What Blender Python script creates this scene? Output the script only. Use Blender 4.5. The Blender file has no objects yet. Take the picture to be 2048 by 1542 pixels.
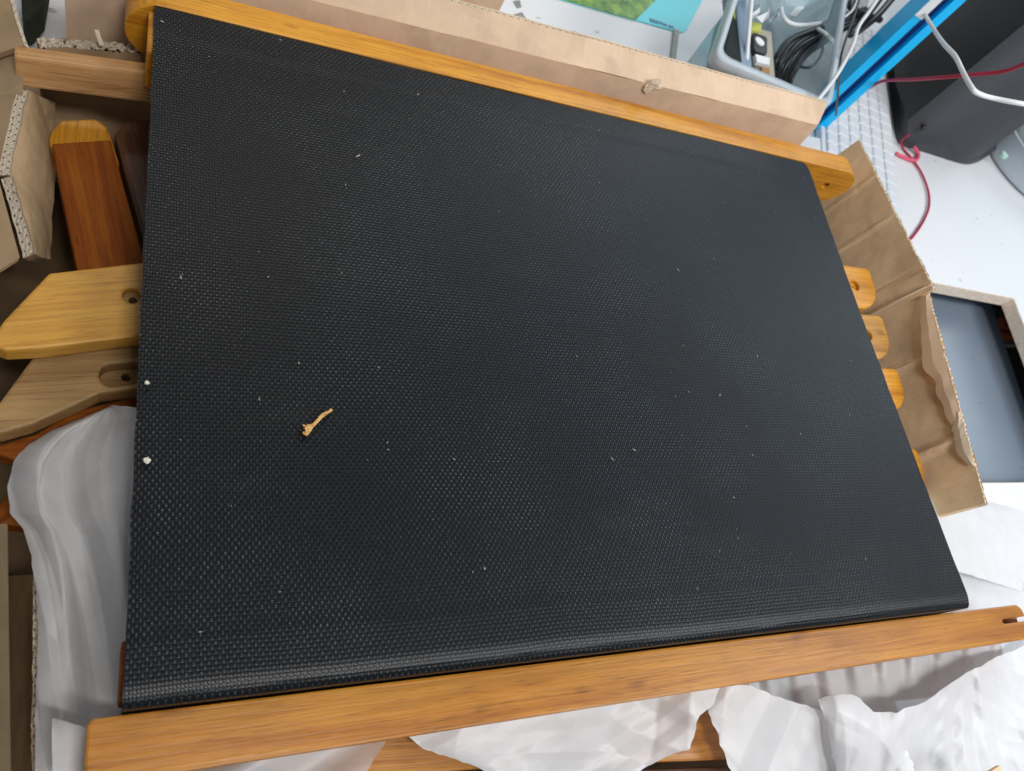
import bpy, bmesh, math, random
from mathutils import Vector, Matrix, noise
random.seed(7)
S = bpy.context.scene
COL = S.collection
V = Vector

# ------------------------------------------------------------------ camera
FPX, PCX, PCY = 1569.4438, 1024.0, 771.0          # focal length and centre for a 2048 wide picture
CAM = V((-0.00648457, -0.02656028, 0.34837125))
RT = V((0.89396378, -0.1459284, 0.42371413))      # camera right
DN = V((0.04933107, -0.90770606, -0.41669671))    # camera down
FW = V((0.44541577, 0.39341404, -0.80425754))     # camera forward
cd = bpy.data.cameras.new('camera'); cam = bpy.data.objects.new('camera', cd); COL.objects.link(cam)
cd.sensor_width = 36.0; cd.lens = FPX/2048*36; cd.clip_start = 0.01; cd.clip_end = 100
m = Matrix.Identity(4)
for i in range(3):
    m[i][0] = RT[i]; m[i][1] = -DN[i]; m[i][2] = -FW[i]; m[i][3] = CAM[i]
cam.matrix_world = m
cd.dof.use_dof = True; cd.dof.focus_distance = 0.46; cd.dof.aperture_fstop = 14
S.camera = cam

# ------------------------------------------------------------------ world and lamps
W = bpy.data.worlds.new('World'); S.world = W; W.use_nodes = True
bg = W.node_tree.nodes['Background']; bg.inputs[0].default_value = (0.88, 0.93, 1.0, 1); bg.inputs[1].default_value = 0.20
S.view_settings.view_transform = 'Standard'; S.view_settings.look = 'None'
S.view_settings.exposure = 0.0; S.view_settings.gamma = 1.0

def area(name, loc, target, sx, sy, power, colr):
    l = bpy.data.lights.new(name, 'AREA'); l.shape = 'RECTANGLE'; l.size = sx; l.size_y = sy; l.energy = power; l.color = colr
    o = bpy.data.objects.new(name, l); COL.objects.link(o); o.location = loc
    o.rotation_euler = (V(target)-V(loc)).to_track_quat('-Z', 'Y').to_euler()
    return o
area('ceiling_lamp', (1.20, -0.35, 1.10), (0.65, 0.35, 0), 0.9, 0.25, 13, (0.95, 0.98, 1.0))
area('ceiling_lamp', (0.28, -0.45, 1.40), (0.50, 0.25, 0), 0.5, 0.12, 13, (1.0, 0.98, 0.95))
area('ceiling_lamp', (0.25, 1.5, 1.7), (0.25, 0.3, 0), 1.2, 0.2, 6, (1.0, 0.93, 0.82))
area('sheen_lamp', (2.7, 1.9, 1.75), (0.5, 0.3, 0), 3.0, 2.0, 42, (0.78, 0.90, 1.0))  # broad lamp added for the fabric sheen and whiter counter, not a window

# ------------------------------------------------------------------ pixel -> point helpers
def ray(px, py): return RT*((px-PCX)/FPX) + DN*((py-PCY)/FPX) + FW
def at(px, py, z):
    d = ray(px, py); return CAM + d*((z-CAM.z)/d.z)
def atY(px, py, y):
    d = ray(px, py); return CAM + d*((y-CAM.y)/d.y)
def atX(px, py, x):
    d = ray(px, py); return CAM + d*((x-CAM.x)/d.x)

# ------------------------------------------------------------------ object helpers
def link(o, parent=None):
    COL.objects.link(o)
    if parent is not None:
        o.parent = parent
        o.matrix_parent_inverse = Matrix.Translation(-parent.location) if parent.type == 'EMPTY' else Matrix.Identity(4)
    return o
def tag(o, label=None, cat=None, group=None, kind=None):
    if label: o['label'] = label
    if cat: o['category'] = cat
    if group: o['group'] = group
    if kind: o['kind'] = kind
    return o
def thing(name, loc, label, cat, group=None):
    o = bpy.data.objects.new(name, None); o.empty_display_size = 0.02; COL.objects.link(o); o.location = loc
    return tag(o, label, cat, group)
def finish(name, bm, mats, parent=None, axis=None, smooth=False, seed=None):
    """link a bmesh as one object; a 'grain' vector attribute follows the axis of the piece"""
    me = bpy.data.meshes.new(name)
    bmesh.ops.recalc_face_normals(bm, faces=bm.faces)
    bm.to_mesh(me); bm.free()
    if not isinstance(mats, (list, tuple)): mats = [mats]
    for x in mats: me.materials.append(x)
    if axis is not None:
        a = V(axis).normalized(); h = V((0, 0, 1)) if abs(a.z) < .8 else V((0, 1, 0))
        b = a.cross(h).normalized(); c = a.cross(b)
        r = random.Random(seed if seed is not None else hash(name) % 9999 + len(bpy.data.meshes))
        off = V((r.uniform(0, 9), r.uniform(0, 9), r.uniform(0, 9)))
        at_ = me.attributes.new('grain', 'FLOAT_VECTOR', 'POINT')
        for i, v in enumerate(me.vertices):
            p = v.co; at_.data[i].vector = V((p.dot(a), p.dot(b), p.dot(c))) + off
    if smooth:
        for p in me.polygons: p.use_smooth = True
    return link(bpy.data.objects.new(name, me), parent)
def bev(bm, w, seg=2, ang=30):
    es = [e for e in bm.edges if len(e.link_faces) == 2 and e.calc_face_angle(0) > math.radians(ang)]
    if es: bmesh.ops.bevel(bm, geom=es, offset=w, segments=seg, profile=.6, affect='EDGES', clamp_overlap=True)
def solid(pts, off, holes=(), bevel=0.0, seg=2, bm=None):
    """planar outline (with holes) thickened by off"""
    bm = bm or bmesh.new(); off = V(off)
    edges = []
    for loop in [pts]+list(holes):
        vs = [bm.verts.new(p) for p in loop]
        edges += [bm.edges.new((vs[i], vs[(i+1) % len(vs)])) for i in range(len(vs))]
    if holes:
        r = bmesh.ops.triangle_fill(bm, use_beauty=True, use_dissolve=False, edges=edges)
        fs = [g for g in r['geom'] if isinstance(g, bmesh.types.BMFace)]
    else:
        fs = [bm.faces.new(vs)]
    r = bmesh.ops.extrude_face_region(bm, geom=fs, use_keep_orig=True)
    bmesh.ops.translate(bm, verts=[g for g in r['geom'] if isinstance(g, bmesh.types.BMVert)], vec=off)
    bmesh.ops.recalc_face_normals(bm, faces=bm.faces)
    if bevel: bev(bm, bevel, seg)
    return bm
def obox(o, ax, ay, az, bevel=0.0, seg=2, bm=None):
    o = V(o); ax = V(ax); ay = V(ay)
    return solid([o, o+ax, o+ax+ay, o+ay], az, bevel=bevel, seg=seg, bm=bm)
def circ(c, r, ax, ay, n=20, a0=0, a1=2*math.pi):
    full = abs(a1-a0-2*math.pi) < 1e-6
    return [V(c)+V(ax)*(r*math.cos(a0+(a1-a0)*i/(n if full else n-1)))+V(ay)*(r*math.sin(a0+(a1-a0)*i/(n if full else n-1))) for i in range(n)]
def spline(pts, n=8):
    P = [V(p) for p in pts]; out = []
    for i in range(len(P)-1):
        p0 = P[max(i-1, 0)]; p1 = P[i]; p2 = P[i+1]; p3 = P[min(i+2, len(P)-1)]
        for k in range(n):
            t = k/n
            out.append(.5*((2*p1)+(p2-p0)*t+(2*p0-5*p1+4*p2-p3)*t*t+(3*p1-p0-3*p2+p3)*t**3))
    out.append(P[-1]); return out
def tube(pts, r, bm=None, k=8, n=8):
    bm = bm or bmesh.new(); P = spline(pts, n) if n > 1 else [V(p) for p in pts]
    up = V((0.13, 0.21, 1)); prev = None
    for i, p in enumerate(P):
        t = (P[min(i+1, len(P)-1)]-P[max(i-1, 0)]).normalized()
        b = t.cross(up).normalized(); c = b.cross(t)
        ring = [bm.verts.new(p+b*(r*math.cos(2*math.pi*j/k))+c*(r*math.sin(2*math.pi*j/k))) for j in range(k)]
        if prev:
            for j in range(k): bm.faces.new((prev[j], prev[(j+1) % k], ring[(j+1) % k], ring[j]))
        else: bm.faces.new(ring)
        prev = ring
    bm.faces.new(prev); return bm

# ------------------------------------------------------------------ materials
def mat(name):
    M = bpy.data.materials.new(name); M.use_nodes = True
    nt = M.node_tree; b = nt.nodes['Principled BSDF']; return M, nt, b
def N(nt, t, **k):
    n = nt.nodes.new(t)
    for a, v in k.items():
        if a in n.inputs: n.inputs[a].default_value = v
        else: setattr(n, a, v)
    return n
def ramp(nt, fac, stops):
    r = nt.nodes.new('ShaderNodeValToRGB'); e = r.color_ramp.elements
    while len(e) < len(stops): e.new(.5)
    for i, (p, c) in enumerate(stops): e[i].position = p; e[i].color = (*c, 1)
    nt.links.new(fac, r.inputs[0]); return r.outputs[0]
def mix(nt, f, a, b, mode='MIX'):
    n = nt.nodes.new('ShaderNodeMix'); n.data_type = 'RGBA'; n.blend_type = mode
    for s, v in ((n.inputs[0], f), (n.inputs[6], a), (n.inputs[7], b)):
        if hasattr(v, 'is_output'): nt.links.new(v, s)
        elif isinstance(v, (int, float)): s.default_value = v
        else: s.default_value = (*v, 1)
    return n.outputs[2]
def bump(nt, b, h, dist, strength=1.0):
    n = nt.nodes.new('ShaderNodeBump'); n.inputs['Strength'].default_value = strength; n.inputs['Distance'].default_value = dist
    nt.links.new(h, n.inputs['Height']); nt.links.new(n.outputs[0], b.inputs['Normal']); return n
def mth(nt, op, a, b=None, c=None):
    n = nt.nodes.new('ShaderNodeMath'); n.operation = op
    for s, v in zip(n.inputs, (a, b, c)):
        if v is None: continue
        if hasattr(v, 'is_output'): nt.links.new(v, s)
        else: s.default_value = v
    return n.outputs[0]

def wood(name, light, mid, dark, rough=.38, coat=.25, spec=.4):
    M, nt, b = mat(name); L = nt.links.new
    a = N(nt, 'ShaderNodeAttribute', attribute_name='grain')
    m1 = N(nt, 'ShaderNodeMapping'); m1.inputs['Scale'].default_value = (5, 60, 60); L(a.outputs['Vector'], m1.inputs[0])
    n1 = N(nt, 'ShaderNodeTexNoise', Scale=1.0, Detail=6.0, Roughness=.6, Distortion=1.2); L(m1.outputs[0], n1.inputs[0])
    m2 = N(nt, 'ShaderNodeMapping'); m2.inputs['Scale'].default_value = (14, 620, 620); L(a.outputs['Vector'], m2.inputs[0])
    n2 = N(nt, 'ShaderNodeTexNoise', Scale=1.0, Detail=4.0, Roughness=.65); L(m2.outputs[0], n2.inputs[0])
    n3 = N(nt, 'ShaderNodeTexNoise', Scale=28.0, Detail=4.0); L(a.outputs['Vector'], n3.inputs[0])
    c = ramp(nt, n1.outputs[0], [(.28, dark), (.48, mid), (.72, light)])
    f = ramp(nt, n2.outputs[0], [(.35, (.55, .5, .45)), (.55, (1, 1, 1))])
    c = mix(nt, .52, c, f, 'MULTIPLY')
    s = ramp(nt, n3.outputs[0], [(.3, (.72, .66, .6)), (.6, (1, 1, 1))])
    c = mix(nt, .5, c, s, 'MULTIPLY')
    # few dark knots and scuffs
    m3 = N(nt, 'ShaderNodeMapping'); m3.inputs['Scale'].default_value = (22, 70, 70); L(a.outputs['Vector'], m3.inputs[0])
    v = N(nt, 'ShaderNodeTexNoise', Scale=1.0, Detail=2.0); L(m3.outputs[0], v.inputs[0])
    k = ramp(nt, v.outputs[0], [(.68, (1, 1, 1)), (.76, (.5, .4, .33))])
    c = mix(nt, .7, c, k, 'MULTIPLY')
    mp = N(nt, 'ShaderNodeMapping'); mp.inputs['Scale'].default_value = (70, 1300, 1300); L(a.outputs['Vector'], mp.inputs[0])
    po = N(nt, 'ShaderNodeTexNoise', Scale=1.0, Detail=2.0); L(mp.outputs[0], po.inputs[0])
    c = mix(nt, .55, c, ramp(nt, po.outputs[0], [(.60, (1, 1, 1)), (.70, (.42, .34, .28))]), 'MULTIPLY')
    L(c, b.inputs['Base Color']); b.inputs['Roughness'].default_value = rough; b.inputs['Specular IOR Level'].default_value = spec
    b.inputs['Coat Weight'].default_value = coat; b.inputs['Coat Roughness'].default_value = .3
    bump(nt, b, n2.outputs[0], .0004, .5)
    return M
W_TOP = wood('wood_yellow', (.76, .37, .036), (.66, .29, .022), (.46, .17, .012), .34, .25, .3)
W_FRONT = wood('wood_honey', (.54, .238, .026), (.45, .178, .017), (.31, .095, .009), .34, .22, .3)
W_TAN = wood('wood_tan', (.40, .25, .10), (.33, .19, .07), (.22, .11, .035), .55, .1)
W_BAR = wood('wood_pinkish', (.62, .36, .17), (.52, .28, .11), (.36, .18, .06), .55, .1)
W_RED = wood('wood_reddish', (.33, .098, .009), (.24, .062, .005), (.15, .035, .004), .6, .0, .15)
W_DARK = wood('wood_dark', (.17, .07, .03), (.10, .038, .016), (.05, .018, .008), .5, .1)
W_PALE = wood('wood_pale_yellow', (.62, .33, .052), (.52, .255, .033), (.34, .15, .017), .45, .2)

def card(name, base, scuff=.35):
    M, nt, b = mat(name); L = nt.links.new
    a = N(nt, 'ShaderNodeAttribute', attribute_name='grain')
    n1 = N(nt, 'ShaderNodeTexNoise', Scale=22.0, Detail=5.0, Roughness=.6); L(a.outputs['Vector'], n1.inputs[0])
    m2 = N(nt, 'ShaderNodeMapping'); m2.inputs['Scale'].default_value = (900, 60, 60); L(a.outputs['Vector'], m2.inputs[0])
    n2 = N(nt, 'ShaderNodeTexNoise', Scale=1.0, Detail=3.0); L(m2.outputs[0], n2.inputs[0])
    m3 = N(nt, 'ShaderNodeMapping'); m3.inputs['Scale'].default_value = (16, 90, 40); m3.inputs['Rotation'].default_value = (0, 0, .5); L(a.outputs['Vector'], m3.inputs[0])
    n3 = N(nt, 'ShaderNodeTexNoise', Scale=1.0, Detail=4.0, Distortion=.8); L(m3.outputs[0], n3.inputs[0])
    d = tuple(x*.72 for x in base); l = tuple(min(1, x*1.12) for x in base)
    c = ramp(nt, n1.outputs[0], [(.25, d), (.5, base), (.75, l)])
    c = mix(nt, .13, c, ramp(nt, n2.outputs[0], [(.3, (.7, .7, .7)), (.7, (1.15, 1.12, 1.1))]), 'MULTIPLY')
    sc = ramp(nt, n3.outputs[0], [(.62, (0, 0, 0)), (.74, (1, 1, 1))])
    fac = mth(nt, 'MULTIPLY', sc, scuff)
    c = mix(nt, fac, c, tuple(min(1, x*1.45+.05) for x in base))
    L(c, b.inputs['Base Color']); b.inputs['Roughness'].default_value = .85; b.inputs['Specular IOR Level'].default_value = .2
    w = N(nt, 'ShaderNodeTexWave', Scale=1.0); 
    mw = N(nt, 'ShaderNodeMapping'); mw.inputs['Scale'].default_value = (50, 0, 0); L(a.outputs['Vector'], mw.inputs[0]); L(mw.outputs[0], w.inputs[0])
    h = mth(nt, 'ADD', mth(nt, 'MULTIPLY', w.outputs['Fac'], .25), n2.outputs[0])
    bump(nt, b, h, .0003, .3)
    return M
C_IN = card('cardboard_inside', (.72, .53, .375), .15)
C_WORN = card('cardboard_worn', (.80, .59, .37), .6)
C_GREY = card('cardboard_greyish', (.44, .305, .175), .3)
C_DIM = card('cardboard_in_shade', (.17, .11, .06), .15)  # brown board with the shade inside the box put into its colour
C_OLIVE_SHADE = card('cardboard_olive_shade', (.27, .20, .115), .3)  # lower flap lies in shade, darkened here in its colour
C_TORN = card('cardboard_torn', (.66, .55, .41), .4)

def edge_mat():
    M, nt, b = mat('cardboard_edge'); L = nt.links.new
    a = N(nt, 'ShaderNodeAttribute', attribute_name='edge'); nz = N(nt, 'ShaderNodeTexNoise', Scale=2.2, Detail=3.0); L(a.outputs['Vector'], nz.inputs[0])
    x = N(nt, 'ShaderNodeSeparateXYZ'); L(a.outputs['Vector'], x.inputs[0])
    row = mth(nt, 'FLOOR', mth(nt, 'MULTIPLY', x.outputs[1], 2.0)); fr = mth(nt, 'FRACT', mth(nt, 'MULTIPLY', x.outputs[1], 2.0))
    sn = mth(nt, 'SINE', mth(nt, 'ADD', mth(nt, 'ADD', mth(nt, 'MULTIPLY', x.outputs[0], 6.2832), mth(nt, 'MULTIPLY', row, 3.1)), mth(nt, 'MULTIPLY', nz.outputs[0], 3.0)))
    hl = mth(nt, 'MULTIPLY', sn, mth(nt, 'SUBTRACT', 1.0, mth(nt, 'MULTIPLY', mth(nt, 'ABSOLUTE', mth(nt, 'SUBTRACT', fr, .5)), 2.3)))
    hl = mth(nt, 'ADD', hl, mth(nt, 'MULTIPLY', mth(nt, 'SUBTRACT', nz.outputs[0], .5), .6))
    n2 = N(nt, 'ShaderNodeTexNoise', Scale=6.0, Detail=4.0); L(a.outputs['Vector'], n2.inputs[0])
    c = ramp(nt, n2.outputs[0], [(.3, (.34, .27, .19)), (.7, (.58, .50, .39))])
    k = ramp(nt, hl, [(.42, (0, 0, 0)), (.78, (1, 1, 1))])
    c = mix(nt, k, c, (.10, .07, .045)); L(c, b.inputs['Base Color']); b.inputs['Roughness'].default_value = .95
    return M
C_EDGE = edge_mat()
def plain(name, col, rough=.5, spec=.5, nz=0.0, ns=60.0, metal=0.0, coat=0.0, bd=0.0):
    M, nt, b = mat(name); b.inputs['Base Color'].default_value = (*col, 1); b.inputs['Roughness'].default_value = rough
    b.inputs['Specular IOR Level'].default_value = spec; b.inputs['Metallic'].default_value = metal; b.inputs['Coat Weight'].default_value = coat
    if nz or bd:
        tc = N(nt, 'ShaderNodeTexCoord'); n = N(nt, 'ShaderNodeTexNoise', Scale=ns, Detail=5.0, Roughness=.6); nt.links.new(tc.outputs['Object'], n.inputs[0])
        if nz:
            c = ramp(nt, n.outputs[0], [(.3, tuple(x*(1-nz) for x in col)), (.65, tuple(min(1, x*(1+nz*.4)) for x in col))])
            nt.links.new(c, b.inputs['Base Color'])
        if bd: bump(nt, b, n.outputs[0], bd)
    return M
def clear(name, tint, rough, alpha):
    M, nt, b = mat(name); L = nt.links.new
    b.inputs['Base Color'].default_value = (*tint, 1); b.inputs['Roughness'].default_value = rough
    t = N(nt, 'ShaderNodeBsdfTransparent'); t.inputs[0].default_value = (*[min(1, x*.5+.5) for x in tint], 1)
    mx = nt.nodes.new('ShaderNodeMixShader'); mx.inputs[0].default_value = alpha
    L(t.outputs[0], mx.inputs[1]); L(b.outputs[0], mx.inputs[2]); L(mx.outputs[0], nt.nodes['Material Output'].inputs[0])
    return M
def tissue(name, col, tr):
    M, nt, b = mat(name); L = nt.links.new
    a = N(nt, 'ShaderNodeAttribute', attribute_name='grain')
    n = N(nt, 'ShaderNodeTexNoise', Scale=60.0, Detail=6.0, Roughness=.6); L(a.outputs['Vector'], n.inputs[0])
    c = ramp(nt, n.outputs[0], [(.3, tuple(x*.93 for x in col)), (.65, col)])
    df = N(nt, 'ShaderNodeBsdfDiffuse'); L(c, df.inputs[0])
    tl = N(nt, 'ShaderNodeBsdfTranslucent'); L(c, tl.inputs[0])
    gl = N(nt, 'ShaderNodeBsdfGlossy', Roughness=.45); gl.inputs[0].default_value = (1, 1, 1, 1)
    tp = N(nt, 'ShaderNodeBsdfTransparent'); tp.inputs[0].default_value = (.97, .97, 1, 1)
    def mx(f, x, y):
        k = nt.nodes.new('ShaderNodeMixShader'); k.inputs[0].default_value = f; L(x, k.inputs[1]); L(y, k.inputs[2]); return k.outputs[0]
    s = mx(.28, df.outputs[0], tl.outputs[0]); s = mx(.05, s, gl.outputs[0]); s = mx(tr, s, tp.outputs[0])
    L(s, nt.nodes['Material Output'].inputs[0])
    m3 = N(nt, 'ShaderNodeMapping'); m3.inputs['Scale'].default_value = (40, 40, 40); L(a.outputs['Vector'], m3.inputs[0])
    v = N(nt, 'ShaderNodeTexNoise', Scale=1.0, Detail=4.0, Distortion=.6); L(m3.outputs[0], v.inputs[0])
    bn = N(nt, 'ShaderNodeBump', Strength=.12, Distance=.003); L(v.outputs[0], bn.inputs['Height'])
    L(bn.outputs[0], df.inputs['Normal']); L(bn.outputs[0], tl.inputs['Normal'])
    nt.nodes.remove(b); return M
TISSUE = tissue('tissue_white', (.84, .84, .86), .10)
TISSUE_LEFT = tissue('tissue_grey', (.80, .80, .80), .20)
TISSUE_THIN = tissue('tissue_thin', (.78, .78, .80), .34)

def fabric_mat():
    M, nt, b = mat('woven_vinyl'); L = nt.links.new
    a = N(nt, 'ShaderNodeAttribute', attribute_name='grain'); s = N(nt, 'ShaderNodeSeparateXYZ')
    # the yarns wander a little
    nw = N(nt, 'ShaderNodeTexNoise', Scale=9.0, Detail=2.0); L(a.outputs['Vector'], nw.inputs[0])
    vm = N(nt, 'ShaderNodeVectorMath', operation='MULTIPLY_ADD'); L(nw.outputs['Color'], vm.inputs[0]); vm.inputs[1].default_value = (.006, .006, 0); L(a.outputs['Vector'], vm.inputs[2])
    L(vm.outputs[0], s.inputs[0])
    u = mth(nt, 'MULTIPLY', s.outputs[0], math.pi/.0014); v = mth(nt, 'MULTIPLY', s.outputs[1], math.pi/.0019)
    p = mth(nt, 'MULTIPLY', mth(nt, 'SINE', u), mth(nt, 'SINE', v))
    warp = mth(nt, 'POWER', mth(nt, 'MAXIMUM', p, 0.0), .6)
    weft = mth(nt, 'MULTIPLY', mth(nt, 'POWER', mth(nt, 'MAXIMUM', mth(nt, 'MULTIPLY', p, -1.0), 0.0), .8), .45)
    h = mth(nt, 'ADD', warp, weft)
    n1 = N(nt, 'ShaderNodeTexNoise', Scale=7.0, Detail=4.0); L(a.outputs['Vector'], n1.inputs[0])
    n2 = N(nt, 'ShaderNodeTexNoise', Scale=420.0, Detail=3.0); L(a.outputs['Vector'], n2.inputs[0])
    sv = mth(nt, 'ABSOLUTE', mth(nt, 'SINE', v)); su = mth(nt, 'ABSOLUTE', mth(nt, 'SINE', u))
    glint = mth(nt, 'MULTIPLY', mth(nt, 'MULTIPLY', mth(nt, 'GREATER_THAN', p, 0.0), mth(nt, 'POWER', sv, 5.0)), mth(nt, 'POWER', su, .9))  # light dashes paint the glint on the yarn crests into the colour
    yn = N(nt, 'ShaderNodeTexNoise', Scale=330.0, Detail=2.0); L(a.outputs['Vector'], yn.inputs[0])
    pn = N(nt, 'ShaderNodeTexNoise', Scale=13.0, Detail=3.0, Roughness=.6); L(a.outputs['Vector'], pn.inputs[0])
    vary = mth(nt, 'MULTIPLY', ramp(nt, yn.outputs[0], [(.3, (.62, .62, .62)), (.65, (1, 1, 1))]), ramp(nt, pn.outputs[0], [(.34, (.62, .62, .62)), (.62, (1, 1, 1))]))
    glint = mth(nt, 'MULTIPLY', glint, vary)
    c = ramp(nt, glint, [(0, (.0014, .0022, .0034)), (.35, (.0034, .005, .0075)), (.58, (.026, .035, .045)), (1, (.20, .225, .245))])
    g = ramp(nt, n1.outputs[0], [(.35, (.85, .95, 1.0)), (.65, (1.1, 1.0, .92))])
    c = mix(nt, .8, c, g, 'MULTIPLY')
    sm = N(nt, 'ShaderNodeMapping'); sm.inputs['Scale'].default_value = (9, 26, 1); sm.inputs['Rotation'].default_value = (0, 0, .35); L(a.outputs['Vector'], sm.inputs[0])
    sn = N(nt, 'ShaderNodeTexNoise', Scale=1.0, Detail=7.0, Roughness=.7, Distortion=.7); L(sm.outputs[0], sn.inputs[0])
    smear = ramp(nt, sn.outputs[0], [(.56, (0, 0, 0)), (.74, (1, 1, 1))])
    c = mix(nt, mth(nt, 'MULTIPLY', smear, .012), c, (.42, .38, .32))
    dustf = ramp(nt, n2.outputs[0], [(.70, (0, 0, 0)), (.80, (1, 1, 1))])
    c = mix(nt, mth(nt, 'MULTIPLY', dustf, .10), c, (.4, .38, .33))
    L(c, b.inputs['Base Color'])
    b.inputs['Roughness'].default_value = .40; b.inputs['Specular IOR Level'].default_value = .25
    bump(nt, b, h, .0003, .45); b.inputs['Roughness'].default_value = .34
    return M
FABRIC = fabric_mat()

def counter_mat(nm='white_laminate', lo=(.74, .76, .79), hi=(.80, .81, .83), dirt=(.22, .2, .19), rough=.45):
    M, nt, b = mat(nm); L = nt.links.new
    tc = N(nt, 'ShaderNodeTexCoord')
    n = N(nt, 'ShaderNodeTexNoise', Scale=3.0, Detail=4.0); L(tc.outputs['Object'], n.inputs[0])
    c = ramp(nt, n.outputs[0], [(.3, lo), (.7, hi)])
    n2 = N(nt, 'ShaderNodeTexNoise', Scale=38.0, Detail=5.0, Roughness=.62, Distortion=.5); L(tc.outputs['Object'], n2.inputs[0])
    k = ramp(nt, n2.outputs[0], [(.655, (0, 0, 0)), (.72, (1, 1, 1))])
    n3 = N(nt, 'ShaderNodeTexNoise', Scale=5.0, Detail=1.0); L(tc.outputs['Object'], n3.inputs[0])
    k = mth(nt, 'MULTIPLY', k, mth(nt, 'MULTIPLY', n3.outputs[0], 1.2))
    c = mix(nt, k, c, dirt); L(c, b.inputs['Base Color'])
    b.inputs['Roughness'].default_value = rough
    return M
COUNTER = counter_mat()
SHEET = counter_mat('scuffed_grey', (.17, .21, .265), (.225, .275, .34), (.10, .12, .15), .3)
CHIP = plain('chipboard', (.93, .80, .67), .9, .2, .18, 220, bd=.001)
GLASSY = plain('grey_sheet', (.32, .38, .46), .3, .5, .12, 14)
BLACKP = plain('black_plastic', (.014, .014, .014), .5, .5, .2, 300, bd=.0004)
GREYP = plain('dark_grey_plastic', (.042, .045, .052), .5, .5, .15, 240, bd=.0004)
DARK = plain('dark_void', (.02, .018, .016), .9, .1)
ORANGE = plain('orange_paint', (.75, .12, .02), .5)
WHITEP = plain('white_plastic', (.78, .80, .82), .4)
KEYW = plain('white_keycap', (.74, .76, .80), .45)
REDC = plain('red_cord', (.42, .02, .06), .6, .3)
PINKC = plain('pink_cord', (.75, .12, .2), .6, .3)
BLKC = plain('black_cord', (.02, .022, .024), .35, .6)
BLUE = plain('blue_anodised', (.0, .52, 1.0), .35, .5, metal=.05)
BLUED = plain('navy_slot', (.005, .03, .15), .5, .3)
TURQ = plain('turquoise_print', (.09, .66, .74), .3, .5)
YELLOW = plain('yellow_label', (.62, .62, .12), .6)
BROWN = plain('brown_label', (.38, .20, .05), .6)
BEIGE = plain('beige_plastic', (.42, .38, .30), .5)
GREYT = plain('strip_grey', (.40, .42, .40), .6, .3, .2, 120)
SMUDGE = plain('grey_smudge', (.30, .30, .28), .8, .2, .3, 200)
PURPLE = plain('purple_ink', (.22, .16, .42), .5)
CLEAR = clear('clear_plastic', (.80, .88, .93), .12, .42)
RIM = clear('frosted_rim', (.66, .73, .80), .3, .72)
TEAL = clear('teal_clear_plastic', (.50, .66, .72), .25, .50)
FROST = clear('clear_film', (.9, .92, .94), .15, .75)
STEM = plain('dry_splinter', (.62, .36, .13), .8, .2, .4, 900)
CRUMB = plain('pale_crumb', (.70, .64, .54), .9, .2)
DUST = plain('dust', (.46, .42, .35), .9, .2)
MINT = plain('mint_plastic', (.45, .70, .62), .5)
def grass_mat():
    M, nt, b = mat('printed_grass'); L = nt.links.new
    tc = N(nt, 'ShaderNodeTexCoord'); n = N(nt, 'ShaderNodeTexNoise', Scale=70.0, Detail=6.0, Roughness=.7); L(tc.outputs['Object'], n.inputs[0])
    c = ramp(nt, n.outputs[0], [(.3, (.03, .10, .01)), (.5, (.13, .30, .02)), (.7, (.36, .55, .06))]); L(c, b.inputs['Base Color']); b.inputs['Roughness'].default_value = .35
    return M
GRASS = grass_mat()

# ================================================================== the setting
ZC = -0.16
def counter():
    cut = [at(1862, 560, ZC), at(2028, 596, ZC)]
    e = at(2048, 648, ZC)-cut[1]; y1 = .1357
    cut.append(cut[1]+e*((y1-cut[1].y)/e.y)); cut.append(V((.76, y1, ZC))); cut[0] = V((.76, cut[0].y+.0006, ZC))
    bm = solid([V((-1.6, -1.3, ZC)), V((3.2, -1.3, ZC)), V((3.2, 3.4, ZC)), V((-1.6, 3.4, ZC))], (0, 0, -.018), holes=[cut])
    o = finish('counter', bm, [COUNTER]); tag(o, kind='structure')
    # raw chipboard showing on the four sides of the cut-out, lining it 1 mm proud
    bm = bmesh.new(); n = len(cut); c = sum(cut, V())/4
    for i in range(n):
        a, b = cut[i], cut[(i+1) % n]; d = (b-a).normalized(); inn = V((-d.y, d.x, 0))
        if (c-a).dot(inn) < 0: inn = -inn
        obox(a+V((0, 0, -.0003)), b-a, inn*.001, V((0, 0, -.0177)), bm=bm)
    e = finish('cut_edge', bm, CHIP, o)
    return o
counter()
o = finish('floor', solid([V((-3, -3, -.95)), V((5, -3, -.95)), V((5, 5, -.95)), V((-3, 5, -.95))], (0, 0, -.02)), DARK); tag(o, kind='structure')
# grey sheet under the cut-out and what lies beside it
a, b = at(1980, 600, -.21), at(2048, 805, -.21); d = (a-b).normalized(); q = V((d.y, -d.x, 0))*-1
t = finish('grey_sheet', solid([a+d*.15, a-d*.6, a-d*.6+q*.6, a+d*.15+q*.6], (0, 0, -.004)), SHEET)
tag(t, 'scratched blue grey sheet lying below the cut-out in the white counter', 'sheet')
a = at(2003, 632, -.30)
bm = obox(a, V((.08, -.005, 0)), V((-.005, -.022, 0)), V((0, 0, -.05)), .003)
t = finish('tool_case', bm, ORANGE); tag(t, 'small orange case seen through the cut-out in the counter', 'case')
a = at(2012, 690, -.31)
t = finish('pipe', tube([a+V((-.02, .0, 0)), a+V((.2, .02, 0))], .006, n=1), BEIGE); tag(t, 'pale beige pipe in the dark below the counter cut-out', 'pipe')

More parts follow.
